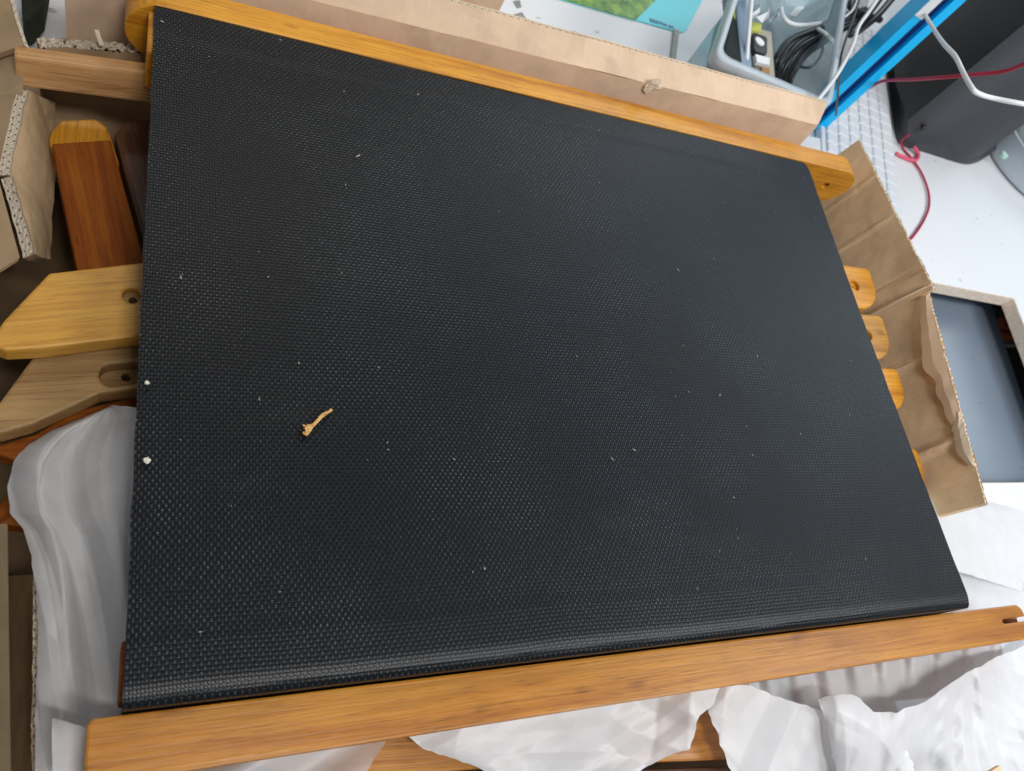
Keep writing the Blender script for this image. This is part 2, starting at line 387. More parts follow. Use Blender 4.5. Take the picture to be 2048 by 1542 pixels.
# ================================================================== the chair seat
seat = thing('folding_chair', (.25, .18, -.06), 'folding chair seat panel of black woven fabric between two honey coloured wooden rails', 'folding chair')
def fabric():
    Lx, Ly = .502, .3678
    prof = []   # (y, z, running length)
    r = .004
    for k in range(3): prof.append((.0000, -.034+k*.012))
    for k in range(21):
        a = math.pi-k*math.pi/2/20; prof.append((.0000+r*2.6+r*2.6*math.cos(a), -r+r*math.sin(a)))
    for k in range(1, 60): prof.append((.0122+(.3667-.0122)*k/60, 0))
    for k in range(6):
        a = math.pi/2-k*math.pi/2/5; prof.append((.3667+.0014*math.cos(a), -.0012+.0012*math.sin(a)))
    prof.append((.3680, -.02))
    bm = bmesh.new(); nx = 90; rows = []; g = []
    run = 0; py, pz = prof[0]
    for (y, z) in prof:
        run += math.hypot(y-py, z-pz); py, pz = y, z
        row = []
        for i in range(nx+1):
            s = i/nx; x = s*Lx; t = y/Ly
            sag = -.0022*math.sin(math.pi*min(1, max(0, t)))*(.35+.65*abs(2*s-1)**2) if z > -.001 else 0
            wob = .0011*noise.noise(V((x*9, y*7, 1.3))) if z > -.001 else 0
            x2 = x+(.0006*noise.noise(V((3, y*60, s*40))) if i in (0, nx) else 0)
            if y > .360: x2 = min(x2, Lx-.004*((y-.360)/.008)**2)      # rounded rear corner
            hem = .0003*(min(1, max(0, (y-.3440)/.0015))+min(1, max(0, (.030-y)/.0015))) if z > -.001 else .0003
            row.append(bm.verts.new((x2, y, z+sag+wob+hem))); g.append((x, run, 0))
        rows.append(row)
    for j in range(len(rows)-1):
        for i in range(nx): bm.faces.new((rows[j][i], rows[j][i+1], rows[j+1][i+1], rows[j+1][i]))
    o = finish('seat_fabric', bm, FABRIC, seat)
    at_ = o.data.attributes.new('grain', 'FLOAT_VECTOR', 'POINT')
    for i, p in enumerate(g): at_.data[i].vector = p
    md = o.modifiers.new('thick', 'SOLIDIFY'); md.thickness = .0016; md.offset = -1
    return o
fabric()
# rear rail: a board on edge with rounded ends, its face towards the fabric
def rear_rail():
    R1 = .0205; y = .3685; X, Z = V((1, 0, 0)), V((0, 0, 1))
    pts = circ((-.016+R1+.001, y, -R1), R1, X, Z, 14, math.pi/2, math.pi*1.5)+circ((.5515, y, -R1), R1, X, Z, 14, -math.pi/2, math.pi/2)
    h = circ(V((.5447, y, -.0206)), .0032, X, Z, 14)
    bm = solid(pts, (0, .0180, 0), holes=[h], bevel=.0042, seg=3)
    return finish('rear_rail', bm, W_TOP, seat, axis=(1, 0, 0), seed=3, smooth=False)
rr = rear_rail()
def front_rail():
    z = -.012; y0, y1 = -.0008, -.0243
    pts = [V((-.0118, y0-.002, z)), V((-.0098, y0, z)), V((.568, y0, z)), V((.5725, y0-.003, z)), V((.5735, y0-.0085, z)),
           V((.5480, y0-.0085, z)), V((.5462, y0-.0100, z)), V((.5480, y0-.0115, z)), V((.586, y0-.0115, z)), V((.588, y0-.014, z)), V((.588, y1+.002, z)), V((.586, y1, z)), V((-.0098, y1, z)), V((-.0118, y1+.002, z))]
    bm = solid(pts, (0, 0, -.042), bevel=.0016, seg=2)
    return finish('front_rail', bm, W_FRONT, seat, axis=(1, 0, 0), seed=5)
front_rail()
finish('notch_floor', obox((.5475, -.0124, -.024), (.034, 0, 0), (0, .0032, 0), (0, 0, -.006)), W_RED, seat, axis=(1, 0, 0))
finish('inner_slat', obox((-.0030, .336, -.0035), (.505, 0, 0), (0, .0305, 0), (0, 0, -.028), .0015), W_TOP, seat, axis=(1, 0, 0))
finish('inner_slat', obox((-.0014, .0035, -.0085), (.505, 0, 0), (0, .023, 0), (0, 0, -.028), .0015), W_RED, seat, axis=(1, 0, 0))

# specks on the fabric
def dust():
    bm = bmesh.new(); r = random.Random(11)
    known = [(955-395, 82), (835, 190), (716, 312), (537, 552), (362, 552), (598, 725), (908, 918), (1268, 900), (1356, 540), (1515, 712), (1393, 1178), (1467, 995), (1197, 262), (1440, 790), (1224, 918), (1730, 1118), (968, 1137), (324, 45)]
    P = [(at(x, y, 0), r.uniform(.0004, .0008)) for x, y in known]
    P += [(V((r.uniform(.01, .49), r.uniform(.02, .35), 0)), r.uniform(.0002, .00042)) for _ in range(60)]
    for p, s in P:
        c = V((p.x, p.y, .0009-.0022*math.sin(math.pi*p.y/.3678)*(.35+.65*abs(2*p.x/.5-1)**2)))
        a = r.uniform(0, 6.28); L = s*r.uniform(1, 3)
        vs = [bm.verts.new(c+V((math.cos(a)*dx*L-math.sin(a)*dy*s*.6, math.sin(a)*dx*L+math.cos(a)*dy*s*.6, dz*s))) for dx, dy, dz in ((1, 0, .1), (0, 1, .1), (-1, 0, .1), (0, -1, .1), (0, 0, .8))]
        for i in range(4): bm.faces.new((vs[i], vs[(i+1) % 4], vs[4]))
    o = finish('dust', bm, DUST); tag(o, 'fine pale lint and dust scattered over the black woven fabric', 'dust', kind='stuff')
dust()
def splinter():
    bm = bmesh.new(); r = random.Random(4)
    def piece(pts, z0, th):
        P = [at(500+x/5.12, 700+y/5.12, z0+r.uniform(-.0002, .0004)) for x, y in pts]
        lo = [bm.verts.new(p) for p in P]; hi = [bm.verts.new(p+V((0, 0, th*r.uniform(.5, 1.5)))) for p in P]; n = len(P)
        for k in range(n): bm.faces.new((lo[k], lo[(k+1) % n], hi[(k+1) % n], hi[k]))
        f = bm.faces.new(hi); bmesh.ops.triangulate(bm, faces=[f])
    piece([(533, 762), (552, 768), (560, 782), (585, 770), (612, 764), (640, 758), (662, 735), (690, 706), (722, 678), (760, 655), (800, 632), (816, 606), (836, 608), (846, 622), (812, 645), (772, 672), (740, 700), (700, 742), (664, 778), (640, 806), (622, 836), (598, 866), (580, 884), (560, 876), (536, 858), (538, 842), (566, 836), (572, 820), (548, 808), (562, 796), (543, 788)], .0009, .0007)
    piece([(690, 690), (730, 656), (776, 632), (800, 622), (796, 634), (750, 656), (712, 684)], .0014, .0004)
    piece([(560, 800), (600, 780), (640, 770), (610, 806), (580, 850), (566, 850)], .0014, .0006)
    o = finish('wood_splinter', bm, STEM); tag(o, 'frayed tan splinter lying on the black fabric', 'splinter')
splinter()
for (px, py, s, lab) in ((294, 765, .0013, 'pale crumb nearest the yellow plank, on the left edge of the black fabric'), (294, 921, .0016, 'larger pale crumb beside the white tissue, on the left edge of the black fabric')):
    bm = bmesh.new(); bmesh.ops.create_icosphere(bm, subdivisions=2, radius=s)
    c = at(px, py, .0008)
    for v in bm.verts: v.co = c+v.co*(1+.55*noise.noise(v.co*900+V((px, py, 0))))*.8
    tag(finish('crumb', bm, CRUMB), lab, 'crumb', 'crumbs on the edge of the fabric')

# ================================================================== the cardboard box
box = thing('cardboard_box', (.25, .15, -.158), 'open worn cardboard box full of wooden chair parts', 'box')
def board(name, q, thick, mt=C_IN, nu=24, nv=10, edges='', dent=0.0, creases=(), flute=.0062, amp_seed=0, parent=box, ragged=0.0, tone=None):
    """corrugated board: q = top-left, top-right, bottom-right, bottom-left of the inner face; the flutes show on the top edge"""
    A, B, Cc, D = [V(p) for p in q]; nrm = (B-A).cross(D-A).normalized()
    if nrm.dot(CAM-(A+B+Cc+D)/4) < 0: nrm = -nrm
    back = -nrm*thick
    def P(s, t):
        p = (A*(1-s)+B*s)*(1-t)+(D*(1-s)+Cc*s)*t; h = 0
        if dent: h += dent*noise.fractal(p*22+V((amp_seed, 0, 0)), .6, 2.0, 4)
        for (s0, t0, s1, t1, w, amp) in creases:
            dx, dy = s1-s0, t1-t0; l2 = dx*dx+dy*dy; k = ((s-s0)*dx+(t-t0)*dy)/l2
            if -.15 < k < 1.15:
                d = abs((s-s0)*dy-(t-t0)*dx)/math.sqrt(l2)
                if d < w: h += amp*(1-d/w)*min(1, max(0, (min(k, 1-k)+.15)/.2))
        return p+nrm*h
    def rag(s, k): return ragged*(.5+noise.noise(V((s*60, k*7.3, amp_seed)))+.6*noise.noise(V((s*190, k*3.1, amp_seed))))
    bm = bmesh.new()
    for k, off in ((0, V()), (1, back)):
        g = [[bm.verts.new(P(i/nu, j/nv)+off+((D-A).normalized()*rag(i/nu, k) if j == 0 else V())) for i in range(nu+1)] for j in range(nv+1)]
        for j in range(nv):
            for i in range(nu): bm.faces.new((g[j][i], g[j][i+1], g[j+1][i+1], g[j+1][i]))
        if k == 0: g0 = g
        else:
            for i in range(nu): bm.faces.new((g0[nv][i], g0[nv][i+1], g[nv][i+1], g[nv][i]))
            for j in range(nv):
                bm.faces.new((g0[j][0], g0[j+1][0], g[j+1][0], g[j][0])); bm.faces.new((g0[j][nu], g0[j+1][nu], g[j+1][nu], g[j][nu]))
    o = finish(name, bm, mt, parent, axis=(B-A), seed=amp_seed+1)
    if flute is None: return o
    if mt is C_GREY:                                   # double-wall edge: a ragged strip pierced by the flute ends
        bm = bmesh.new(); ns = int((B-A).length/.0012); uv = []; prev = None; dn = (D-A).normalized()
        for i in range(ns+1):
            s_ = i/ns; row = []
            for k in range(7):
                w = k/6*.96+.02; p = P(s_, 0)+back*w+dn*(rag(s_, w)*1.0+.0009*(abs(noise.noise(V((s_*120, w*3, amp_seed)))) if 0 < k < 6 else 0)-.0002)
                row.append(bm.verts.new(p)); uv.append(V((s_*(B-A).length/flute, w, 0)))
            if prev:
                for k in range(6): bm.faces.new((prev[k], row[k], row[k+1], prev[k+1]))
            prev = row
        f = finish('cut_edge', bm, C_EDGE, o); ea = f.data.attributes.new('edge', 'FLOAT_VECTOR', 'POINT')
        for i, q_ in enumerate(uv): ea.data[i].vector = q_
        return o
    # the fluting between the liners, sunk a little below the edge
    ln = (B-A).length; nf = max(4, int(ln/flute)); bm = bmesh.new(); prev = None; dn = (D-A).normalized()
    for i in range(nf*6+1):
        s = i/(nf*6); w = .5+.30*math.sin(i/6*2*math.pi); p = P(s, 0)+back*w+dn*(.0002+rag(s, .5)); vv = (bm.verts.new(p), bm.verts.new(p+dn*.005))
        if prev: bm.faces.new((prev[0], vv[0], vv[1], prev[1]))
        prev = vv
    f = finish('fluting', bm, tone or C_TORN, o, axis=(B-A))
    md = f.modifiers.new('thick', 'SOLIDIFY'); md.thickness = .0030 if mt is C_GREY else .0016; md.offset = 0
    return o
def quad(name, pts, off, mt, parent=box, axis=None):
    return finish(name, solid([V(p) for p in pts], off), mt, parent, axis=axis or (V(pts[1])-V(pts[0])))
# rear wall and its flap, folded back along the crease
yb = .396
L0, L1 = -.047, .5075
cz = lambda x: .0105+.012*max(0, (x-.42)/.1)**2
cr0 = V((L0, yb, -.030)); cr1 = V((L1, yb, .0235))
board('rear_wall', [V((-.047, yb, .004)), V((.509, yb, .0165)), V((.528, yb, -.155)), V((-.047, yb, -.155))], .004, C_IN, 40, 6, dent=.0008, amp_seed=2, flute=None)
fa, fb = V((-.047, yb+.006, .026)), at(1656, 207, .022)
board('rear_flap', [fa, fb, V((.509, yb+.0004, .0160)), V((-.047, yb+.0004, .0035))], .004, C_IN, 60, 6, dent=.0008, flute=.0055, amp_seed=5)
# small torn bulge on the crease of the rear flap
c = atY(1306, 172, yb-.001); bm = bmesh.new(); r = random.Random(2)
ctr = bm.verts.new(c+V((.003, -.0006, .001))); ring = []
for k in range(11):
    a = 2*math.pi*k/11; rr2 = r.uniform(.0035, .0065)
    p = c+V((.0070*math.cos(a)*r.uniform(.8, 1.2), -.0005, rr2*math.sin(a)*1.3)); p.y += .001 if math.sin(a) > 0 else 0
    ring.append(bm.verts.new(p))
mid = [bm.verts.new(c.lerp(v.co, .55)+V((0, -.0006+r.uniform(-.0014, .0006), r.uniform(-.001, .001)))) for v in ring]
for k in range(11):
    k2 = (k+1) % 11; bm.faces.new((ring[k], ring[k2], mid[k2], mid[k])); bm.faces.new((mid[k], mid[k2], ctr))
finish('torn_patch', bm, C_TORN, box, axis=(1, 0, 0))
# right wall, in two lengths that meet at a torn corner
A, B = at(1718, 279, 0), at(1868, 578, 0)
board('right_wall', [A, B, B+V((-.030, 0, -.155)), A+V((-.030, 0, -.155))], .0045, C_WORN, 60, 24, dent=.0007, amp_seed=9, flute=.0042,
      creases=[(.25, .05, .30, .7, .02, .0018), (.52, .1, .55, .8, .02, .0024), (.86, .05, .82, .9, .02, -.002), (.1, .1, .12, .7, .02, .0012)], ragged=.0012)
A2, B2 = B+V((.002, .006, -.006)), at(1972, 1006, 0)
board('right_wall', [A2, B2, B2+V((-.045, 0, -.155)), A2+V((-.045, 0, -.155))], .0045, C_WORN, 60, 24, dent=.0006, amp_seed=14, flute=.0042,
      creases=[(.72, .0, .80, .9, .03, .004), (.35, .0, .28, .9, .025, .003)], ragged=.0012)
# peeled liner along the top of the second length and on the torn corner
def peel(pts, w, mt=C_TORN):
    bm = bmesh.new(); prev = None; P = spline(pts, 7); r = random.Random(len(pts))
    for i, p in enumerate(P):
        t = i/(len(P)-1); ww = w*(.25+math.sin(math.pi*t)*(.7+.5*noise.noise(V((t*9, w*99, 0)))))
        e = V((-.25, .02, -.97)); vv = [bm.verts.new(p), bm.verts.new(p+e*ww*.5+V((-.0015, 0, .0008))), bm.verts.new(p+e*ww+V((-.0012, 0, 0)))]
        if prev:
            for k in range(2): bm.faces.new((prev[k], vv[k], vv[k+1], prev[k+1]))
        prev = vv
    o = finish('peeled_liner', bm, mt, box, axis=(0, 1, 0)); md = o.modifiers.new('thick', 'SOLIDIFY'); md.thickness = .0005
def L2(t, dx, z): return A2.lerp(B2, t)+V((dx, 0, z))
peel([L2(.05, -.002, .0015), L2(.2, -.0045, .001), L2(.4, -.0035, 0), L2(.55, -.0025, 0), L2(.7, -.0015, 0)], .016, C_IN)
peel([L2(.62, -.0015, .0005), L2(.74, -.003, .001), L2(.85, -.001, 0)], .009)
peel([B+V((-.0015, .004, .0)), B+V((-.010, .003, -.030)), B+V((-.018, .001, -.07)), B+V((-.024, 0, -.10))], .012)
# boards of the left side
zl = -.04
e0, e1, e2 = at(56, 180, zl), at(22, 351, zl), at(68, 508, zl)
i0, i1, i2 = at(112, 205, -.075), at(106, 400, -.075), at(103, 520, -.075)
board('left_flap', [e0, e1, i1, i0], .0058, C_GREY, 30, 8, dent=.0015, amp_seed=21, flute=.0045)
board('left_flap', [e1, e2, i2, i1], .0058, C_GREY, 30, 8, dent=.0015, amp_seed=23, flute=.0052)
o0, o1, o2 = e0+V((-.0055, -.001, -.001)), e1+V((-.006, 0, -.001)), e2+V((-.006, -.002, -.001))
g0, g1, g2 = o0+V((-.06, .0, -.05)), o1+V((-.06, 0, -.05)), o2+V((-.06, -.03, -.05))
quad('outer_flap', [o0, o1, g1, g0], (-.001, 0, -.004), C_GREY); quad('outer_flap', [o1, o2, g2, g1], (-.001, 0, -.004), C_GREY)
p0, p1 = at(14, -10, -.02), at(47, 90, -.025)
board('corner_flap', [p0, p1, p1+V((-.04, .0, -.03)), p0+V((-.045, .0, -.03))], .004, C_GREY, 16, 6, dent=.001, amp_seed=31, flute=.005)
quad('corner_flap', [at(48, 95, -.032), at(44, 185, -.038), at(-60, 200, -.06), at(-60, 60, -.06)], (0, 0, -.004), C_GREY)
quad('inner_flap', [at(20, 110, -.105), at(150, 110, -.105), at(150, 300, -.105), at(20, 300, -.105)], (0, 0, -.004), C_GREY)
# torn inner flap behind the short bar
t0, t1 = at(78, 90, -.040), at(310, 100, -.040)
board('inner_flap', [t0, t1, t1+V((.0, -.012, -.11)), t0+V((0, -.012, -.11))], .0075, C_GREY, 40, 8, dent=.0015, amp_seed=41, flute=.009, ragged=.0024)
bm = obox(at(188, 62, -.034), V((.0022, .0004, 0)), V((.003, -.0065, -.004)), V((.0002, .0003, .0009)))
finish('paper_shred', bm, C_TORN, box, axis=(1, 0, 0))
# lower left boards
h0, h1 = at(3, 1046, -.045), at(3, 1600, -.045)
quad('lower_flap', [at(14, 1048, -.045), at(22, 1600, -.045), at(-120, 1620, -.07), at(-120, 1040, -.07)], (0, 0, -.003), C_OLIVE_SHADE)
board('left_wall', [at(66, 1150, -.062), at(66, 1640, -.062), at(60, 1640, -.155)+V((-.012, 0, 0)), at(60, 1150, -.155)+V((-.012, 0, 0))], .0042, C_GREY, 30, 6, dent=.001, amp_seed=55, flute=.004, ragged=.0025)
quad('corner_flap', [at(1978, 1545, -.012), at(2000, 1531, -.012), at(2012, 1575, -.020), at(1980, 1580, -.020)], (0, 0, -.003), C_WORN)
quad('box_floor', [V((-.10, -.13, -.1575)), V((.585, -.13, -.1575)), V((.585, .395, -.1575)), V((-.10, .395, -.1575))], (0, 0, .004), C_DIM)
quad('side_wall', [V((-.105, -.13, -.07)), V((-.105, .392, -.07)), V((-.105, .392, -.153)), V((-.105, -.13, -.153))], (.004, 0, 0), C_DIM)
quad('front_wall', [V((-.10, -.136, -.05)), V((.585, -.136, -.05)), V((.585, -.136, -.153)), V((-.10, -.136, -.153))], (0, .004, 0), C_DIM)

# ================================================================== loose wooden parts in the box
GRP = 'loose wooden chair parts in the box'
def plank(name, pts, off, mt, label, holes=(), bevel=.0015, axis=None, seed=0):
    o = finish(name, solid([V(p) for p in pts], off, holes=holes, bevel=bevel), mt, None, axis=axis or (1, .03, 0), seed=seed)
    return tag(o, label, 'wooden part', GRP)
# short pinkish bar at top left
q = [at(28, 112, -.026), at(300, 147, -.026), at(420, 162, -.026), at(420, 222, -.044), at(300, 207, -.044), at(33, 172, -.044)]
nn = (q[1]-q[0]).cross(q[5]-q[0]).normalized(); nn = -nn if nn.z > 0 else nn
plank('wooden_bar', [q[0], q[2], q[3], q[5]], nn*.0105, W_BAR, 'short pinkish wooden bar poking out left of the black fabric, above the brown posts', axis=q[1]-q[0], seed=11)
z = -.058
p = plank('wooden_post', [at(103, 287, z), at(222, 279, z), at(292, 530, z), at(296, 600, z), at(170, 610, z), at(150, 520, z)], (0, 0, -.010), W_RED, 'reddish brown board with a chamfered end lying in the left corner of the box', axis=at(150, 520, z)-at(103, 287, z), seed=12, bevel=.0012)
z = -.0665
finish('end_block', solid([at(97, 278, z), at(103, 262, z), at(122, 240, z), at(192, 237, z), at(214, 254, z), at(222, 272, z), at(240, 330, z), at(110, 340, z)], (0, 0, -.008), bevel=.0015), W_TOP, p, axis=(0, 1, 0), seed=44)
z = -.066
plank('wooden_post', [at(228, 268, z), at(246, 240, z), at(340, 232, z), at(360, 500, z), at(284, 480, z)], (0, 0, -.012), W_DARK, 'dark brown board half hidden behind the left edge of the fabric', axis=at(284, 480, z)-at(228, 268, z), seed=13, bevel=.003)
# yellow plank with a counterbored hole, cut at an angle
z = -.030
hc = at(264, 591, z); X, Y = V((1, 0, 0)), V((0, 1, 0))
pl = plank('chair_plank', [at(-14, 672, z), at(8, 640, z), at(98, 546, z), at(280, 525, z), at(420, 508, z), at(420, 655, z), at(280, 672, z), at(80, 697, z), at(10, 700, z), at(-14, 692, z)], (0, 0, -.011), W_PALE,
           'pale yellow plank cut at an angle, with a round hole beside the fabric edge', holes=[circ(hc, .0042, X, Y, 20)], axis=(1, .22, 0), seed=14)
bm = solid(circ(hc+V((0, 0, -.004)), .0043, X, Y, 20), (0, 0, -.006), holes=[circ(hc+V((0.0006, -.0006, -.004)), .0021, X, Y, 14)])
finish('bolt_hole', bm, W_TAN, pl, axis=(1, 0, 0))
bm = solid(circ(hc+V((0, 0, -.0098)), .0030, X, Y, 14), (0, 0, -.0005)); finish('hole_bottom', bm, DARK, pl)
# tan plank with a slot
z = -.046
sl = [at(198, 752, z), at(200, 740, z), at(209, 731, z), at(222, 728, z), at(285, 722, z), at(420, 700, z), at(420, 745, z), at(285, 765, z), at(222, 774, z), at(209, 770, z), at(201, 762, z)]
pl = plank('chair_plank', [at(-14, 815, z), at(0, 803, z), at(66, 713, z), at(280, 668, z), at(440, 640, z), at(440, 770, z), at(285, 776, z), at(200, 786, z), at(138, 815, z), at(62, 849, z), at(0, 866, z), at(-14, 866, z)], (0, 0, -.012), W_TAN,
           'tan plank with a rounded slot, under the pale yellow plank', holes=[sl], axis=(1, .12, 0), seed=15)
zz = z-.0085; hc = at(252, 755, zz)
bm = solid([at(180, 715, zz), at(440, 690, zz), at(440, 760, zz), at(180, 790, zz)], (0, 0, -.003), holes=[circ(hc, .0023, X, Y, 14)])
finish('slot_bottom', bm, W_TAN, pl, axis=(1, 0, 0))
z = -.060
plank('chair_plank', [at(-14, 892, z), at(70, 868, z), at(150, 820, z), at(285, 790, z), at(440, 770, z), at(440, 850, z), at(285, 860, z), at(60, 930, z), at(-14, 905, z)], (0, 0, -.012), W_RED, 'reddish brown plank between the tan plank and the white tissue', axis=(1, .12, 0), seed=16)
z = -.085
plank('chair_plank', [at(-30, 1045, z), at(90, 890, z), at(330, 850, z), at(330, 1040, z), at(100, 1060, z)], (0, 0, -.012), W_RED, 'deepest reddish plank, left of the white tissue', axis=(.6, .5, 0), seed=17)
# rounded ends along the right side
zr = -.030
ends = [('yellow plank end with a hole, nearest the torn corner of the box', W_TOP, .5753, .2919, .0435), ('paler yellow plank end, middle one of the three along the right side', W_PALE, .5700, .2442, .0435), ('honey plank end, lowest of the three with holes along the right side', W_TOP, .5655, .1945, .040), ('tip of a yellow plank barely showing beside the lower right fabric edge', W_TOP, .5545, .1245, .04)]
for i, (lab, mt, x, y, w) in enumerate(ends):
    z = zr-.001*i; rad = .030
    pts = [V((.36, y-.004, z)), V((x-.003, y, z)), V((x, y-.003, z)), V((x-.001, y-w*.35, z))]
    for k in range(1, 9):
        a = k/9*math.pi/2; pts.append(V((x-.001-rad*(1-math.cos(a)), y-w*.35-(w*.65)*math.sin(a), z)))
    pts += [V((x-.040, y-w, z)), V((.36, y-w-.004, z))]
    hc = V((x-.0265, y-w*.47, z))
    o = plank('chair_plank', pts, (0, 0, -.013), mt, lab, holes=[circ(hc, .0046, X, Y, 18)], axis=(1, .02, 0), seed=20+i)
    bm = solid(circ(hc+V((0, 0, -.003)), .0047, X, Y, 18), (0, 0, -.006), holes=[circ(hc+V((-.0008, -.0006, -.003)), .0020, X, Y, 12)])
    finish('bolt_hole', bm, mt, o, axis=(1, 0, 0)); finish('hole_bottom', solid(circ(hc+V((0, 0, -.0085)), .003, X, Y, 12), (0, 0, -.0005)), DARK, o)
# planks under the tissue at the bottom
z = -.058
plank('chair_plank', [V((.02, -.012, z)), V((.36, -.012, z)), at(1470, 1519, z), at(1000, 1536, z), at(640, 1560, z)], (0, 0, -.014), W_FRONT, 'honey plank under the front rail, showing between the tissue sheets', axis=(1, -.1, 0), seed=31)
z = -.066
plank('chair_plank', [at(640, 1572, z), at(1000, 1548, z), at(1480, 1532, z), at(1520, 1600, z), at(640, 1680, z)], (0, 0, -.014), W_DARK, 'dark brown plank at the bottom, beyond a narrow gap from the honey plank', axis=(1, -.1, 0), seed=32)

# ================================================================== white tissue paper
def resample(pts, n):
    P = [V((p[0], p[1], 0)) for p in pts]; d = [0]
    for a, b in zip(P, P[1:]): d.append(d[-1]+(b-a).length)
    out = []
    for k in range(n+1):
        s = d[-1]*k/n; i = max(j for j in range(len(P)) if d[j] <= s+1e-9); i = min(i, len(P)-2)
        out.append(P[i].lerp(P[i+1], (s-d[i])/max(1e-9, d[i+1]-d[i])))
    return out
WV = []
for _ in range(13):
    rw = random.Random(100+_); WV.append([])
    for k_ in range(7):
        a_ = rw.uniform(0, math.pi); f_ = 9*1.42**k_*rw.uniform(.85, 1.15); WV[-1].append((math.cos(a_), math.sin(a_), f_, 1.5*(9/f_)**1.12, rw.uniform(0, 5)))
def sheet(name, left, right, zf, label, mt=TISSUE, nu=60, nv=60, jag=0.0, seed=0, kind_label='tissue paper', crumple=.004, parent=None):
    Lp, Rp = resample(left, nv), resample(right, nv); bm = bmesh.new(); rows = []
    for j in range(nv+1):
        t = j/nv; row = []
        for i in range(nu+1):
            s = i/nu; q = Lp[j].lerp(Rp[j], s)
            if i == 0 or j in (0, nv) or i == nu: q = q+V((noise.noise(V((q.x*.05, q.y*.05, seed)))*jag, noise.noise(V((q.y*.05, q.x*.05, seed+5)))*jag, 0))
            z = zf(s, t); b = at(q.x, q.y, z)
            pass
            rdg = 1-2*abs(noise.noise(b*34+V((0, seed*1.7, 0)))); rd2 = 1-2*abs(noise.noise(V((b.x*70+b.y*40, b.y*24-b.x*14, seed))))
            hh = .8*noise.noise(b*7+V((seed*3.1, 0, 0)))
            for dxk, dyk, fk, ak, ok in WV[seed % len(WV)]:
                ph = (b.x*dxk+b.y*dyk)*fk+ok+.55*noise.noise(V((b.x*6, b.y*6, ok*9)))
                md_ = max(0, .35+1.3*noise.noise(V((b.x*11+ok*5, b.y*11, ok*3+seed))))
                hh += ak*md_*(2*abs(ph-math.floor(ph)-.5)-.5)
            z += crumple*hh
            row.append(bm.verts.new(at(q.x, q.y, z)))
        rows.append(row)
    for j in range(nv):
        for i in range(nu): bm.faces.new((rows[j][i], rows[j][i+1], rows[j+1][i+1], rows[j+1][i]))
    o = finish(name, bm, mt, parent, axis=(1, 0, 0), seed=seed, smooth=True)
    if label: tag(o, label, kind_label, 'white tissue paper wrapping the chair parts')
    return o
# left: hangs from under the fabric in long folds
def z_left(s, t):
    u = s*9-t*5.5; fold = abs((u*.35) % 1-.5)*2; u2 = abs((s*2.6-t*1.1+.3) % 1-.5)*2
    return .0028*fold*(1-.4*s)-.0026*u2+.0035*math.sin(s*10+t*2.5)*(1-s*.4)-.052+.026*s**1.3-.012*(1-s)**3+(.006 if s < .18+.06*t else 0)*(1-t)
lp = [(160, 838), (100, 862), (52, 893), (28, 922), (15, 972), (20, 1025), (46, 1058), (62, 1110), (72, 1180), (76, 1260), (72, 1390), (70, 1440), (69, 1600)]
rp = [(270, 815), (330, 830), (330, 900), (330, 1000), (330, 1100), (330, 1200), (330, 1300), (330, 1400), (320, 1600)]
lp = [(225, 811)]+lp; rp = [(228, 811)]+rp
sheet('tissue_paper', lp, rp, z_left, 'white tissue hanging left of the black fabric in long folds', TISSUE_LEFT, nu=120, nv=220, jag=2, seed=1, crumple=.0042)
sheet('tissue_paper', [(104, 1440), (104, 1500), (108, 1600)], [(108, 1436), (200, 1464), (260, 1500)], lambda s, t: -.030-.004*t+.006*(1-s), 'small folded corner of tissue left of the front rail end', nu=20, nv=20, jag=1, seed=2, crumple=.001)
# bottom: thin strip behind the front rail on the left
sheet('tissue_paper', [(330, 1530), (280, 1610)], [(800, 1455), (772, 1482), (742, 1530), (690, 1610)], lambda s, t: -.046-.004*math.sin(9*s+3*t), 'greyish see-through tissue under the left half of the front rail', TISSUE_THIN, 60, 24, 3, 3, crumple=.003)
# bottom middle
def z_mid(s, t): return -.034-.016*t+.006*math.sin(s*7+1)*t
sheet('tissue_paper', [(790, 1440), (821, 1474), (846, 1497), (895, 1513), (968, 1540), (1040, 1610)], [(1440, 1370), (1428, 1410), (1399, 1430), (1380, 1498), (1333, 1513), (1278, 1543), (1200, 1610)], z_mid,
      'crumpled white tissue puffing out under the middle of the front rail', nu=140, nv=80, jag=4, seed=4, crumple=.008)
# bottom right: thin pleated sheet next to the rail, over a reddish plank, and two large sheets
z = -.082
plank('chair_plank', [at(1560, 1300, z), at(2000, 1235, z), at(2010, 1345, z), at(1860, 1395, z), at(1600, 1420, z)], (0, 0, -.012), W_RED, 'reddish plank showing through the pleated thin tissue below the right end of the front rail', axis=(1, -.05, 0), seed=36)
sheet('tissue_paper', [(1400, 1350), (1560, 1322), (1700, 1300), (1850, 1272), (2060, 1235)], [(1500, 1470), (1620, 1480), (1740, 1470), (1880, 1440), (2080, 1350)], lambda s, t: -.056-.016*s+.0035*math.sin(70*t+6*s)*(1-s), 'pleated thin tissue below the right end of the front rail', TISSUE_THIN, 40, 160, 3, 9, crumple=.004)
def z_right(s, t): return -.048-.010*s+.008*math.sin(t*6+s*3)
sheet('tissue_paper', [(1390, 1355), (1440, 1366), (1500, 1372), (1560, 1395), (1640, 1420), (1740, 1450), (1800, 1470)], [(1500, 1640), (1600, 1640), (1700, 1650), (1800, 1660), (1900, 1680)], z_right,
      'crumpled white tissue below the front rail, left of the largest sheet', nu=110, nv=160, jag=5, seed=6, crumple=.0095)
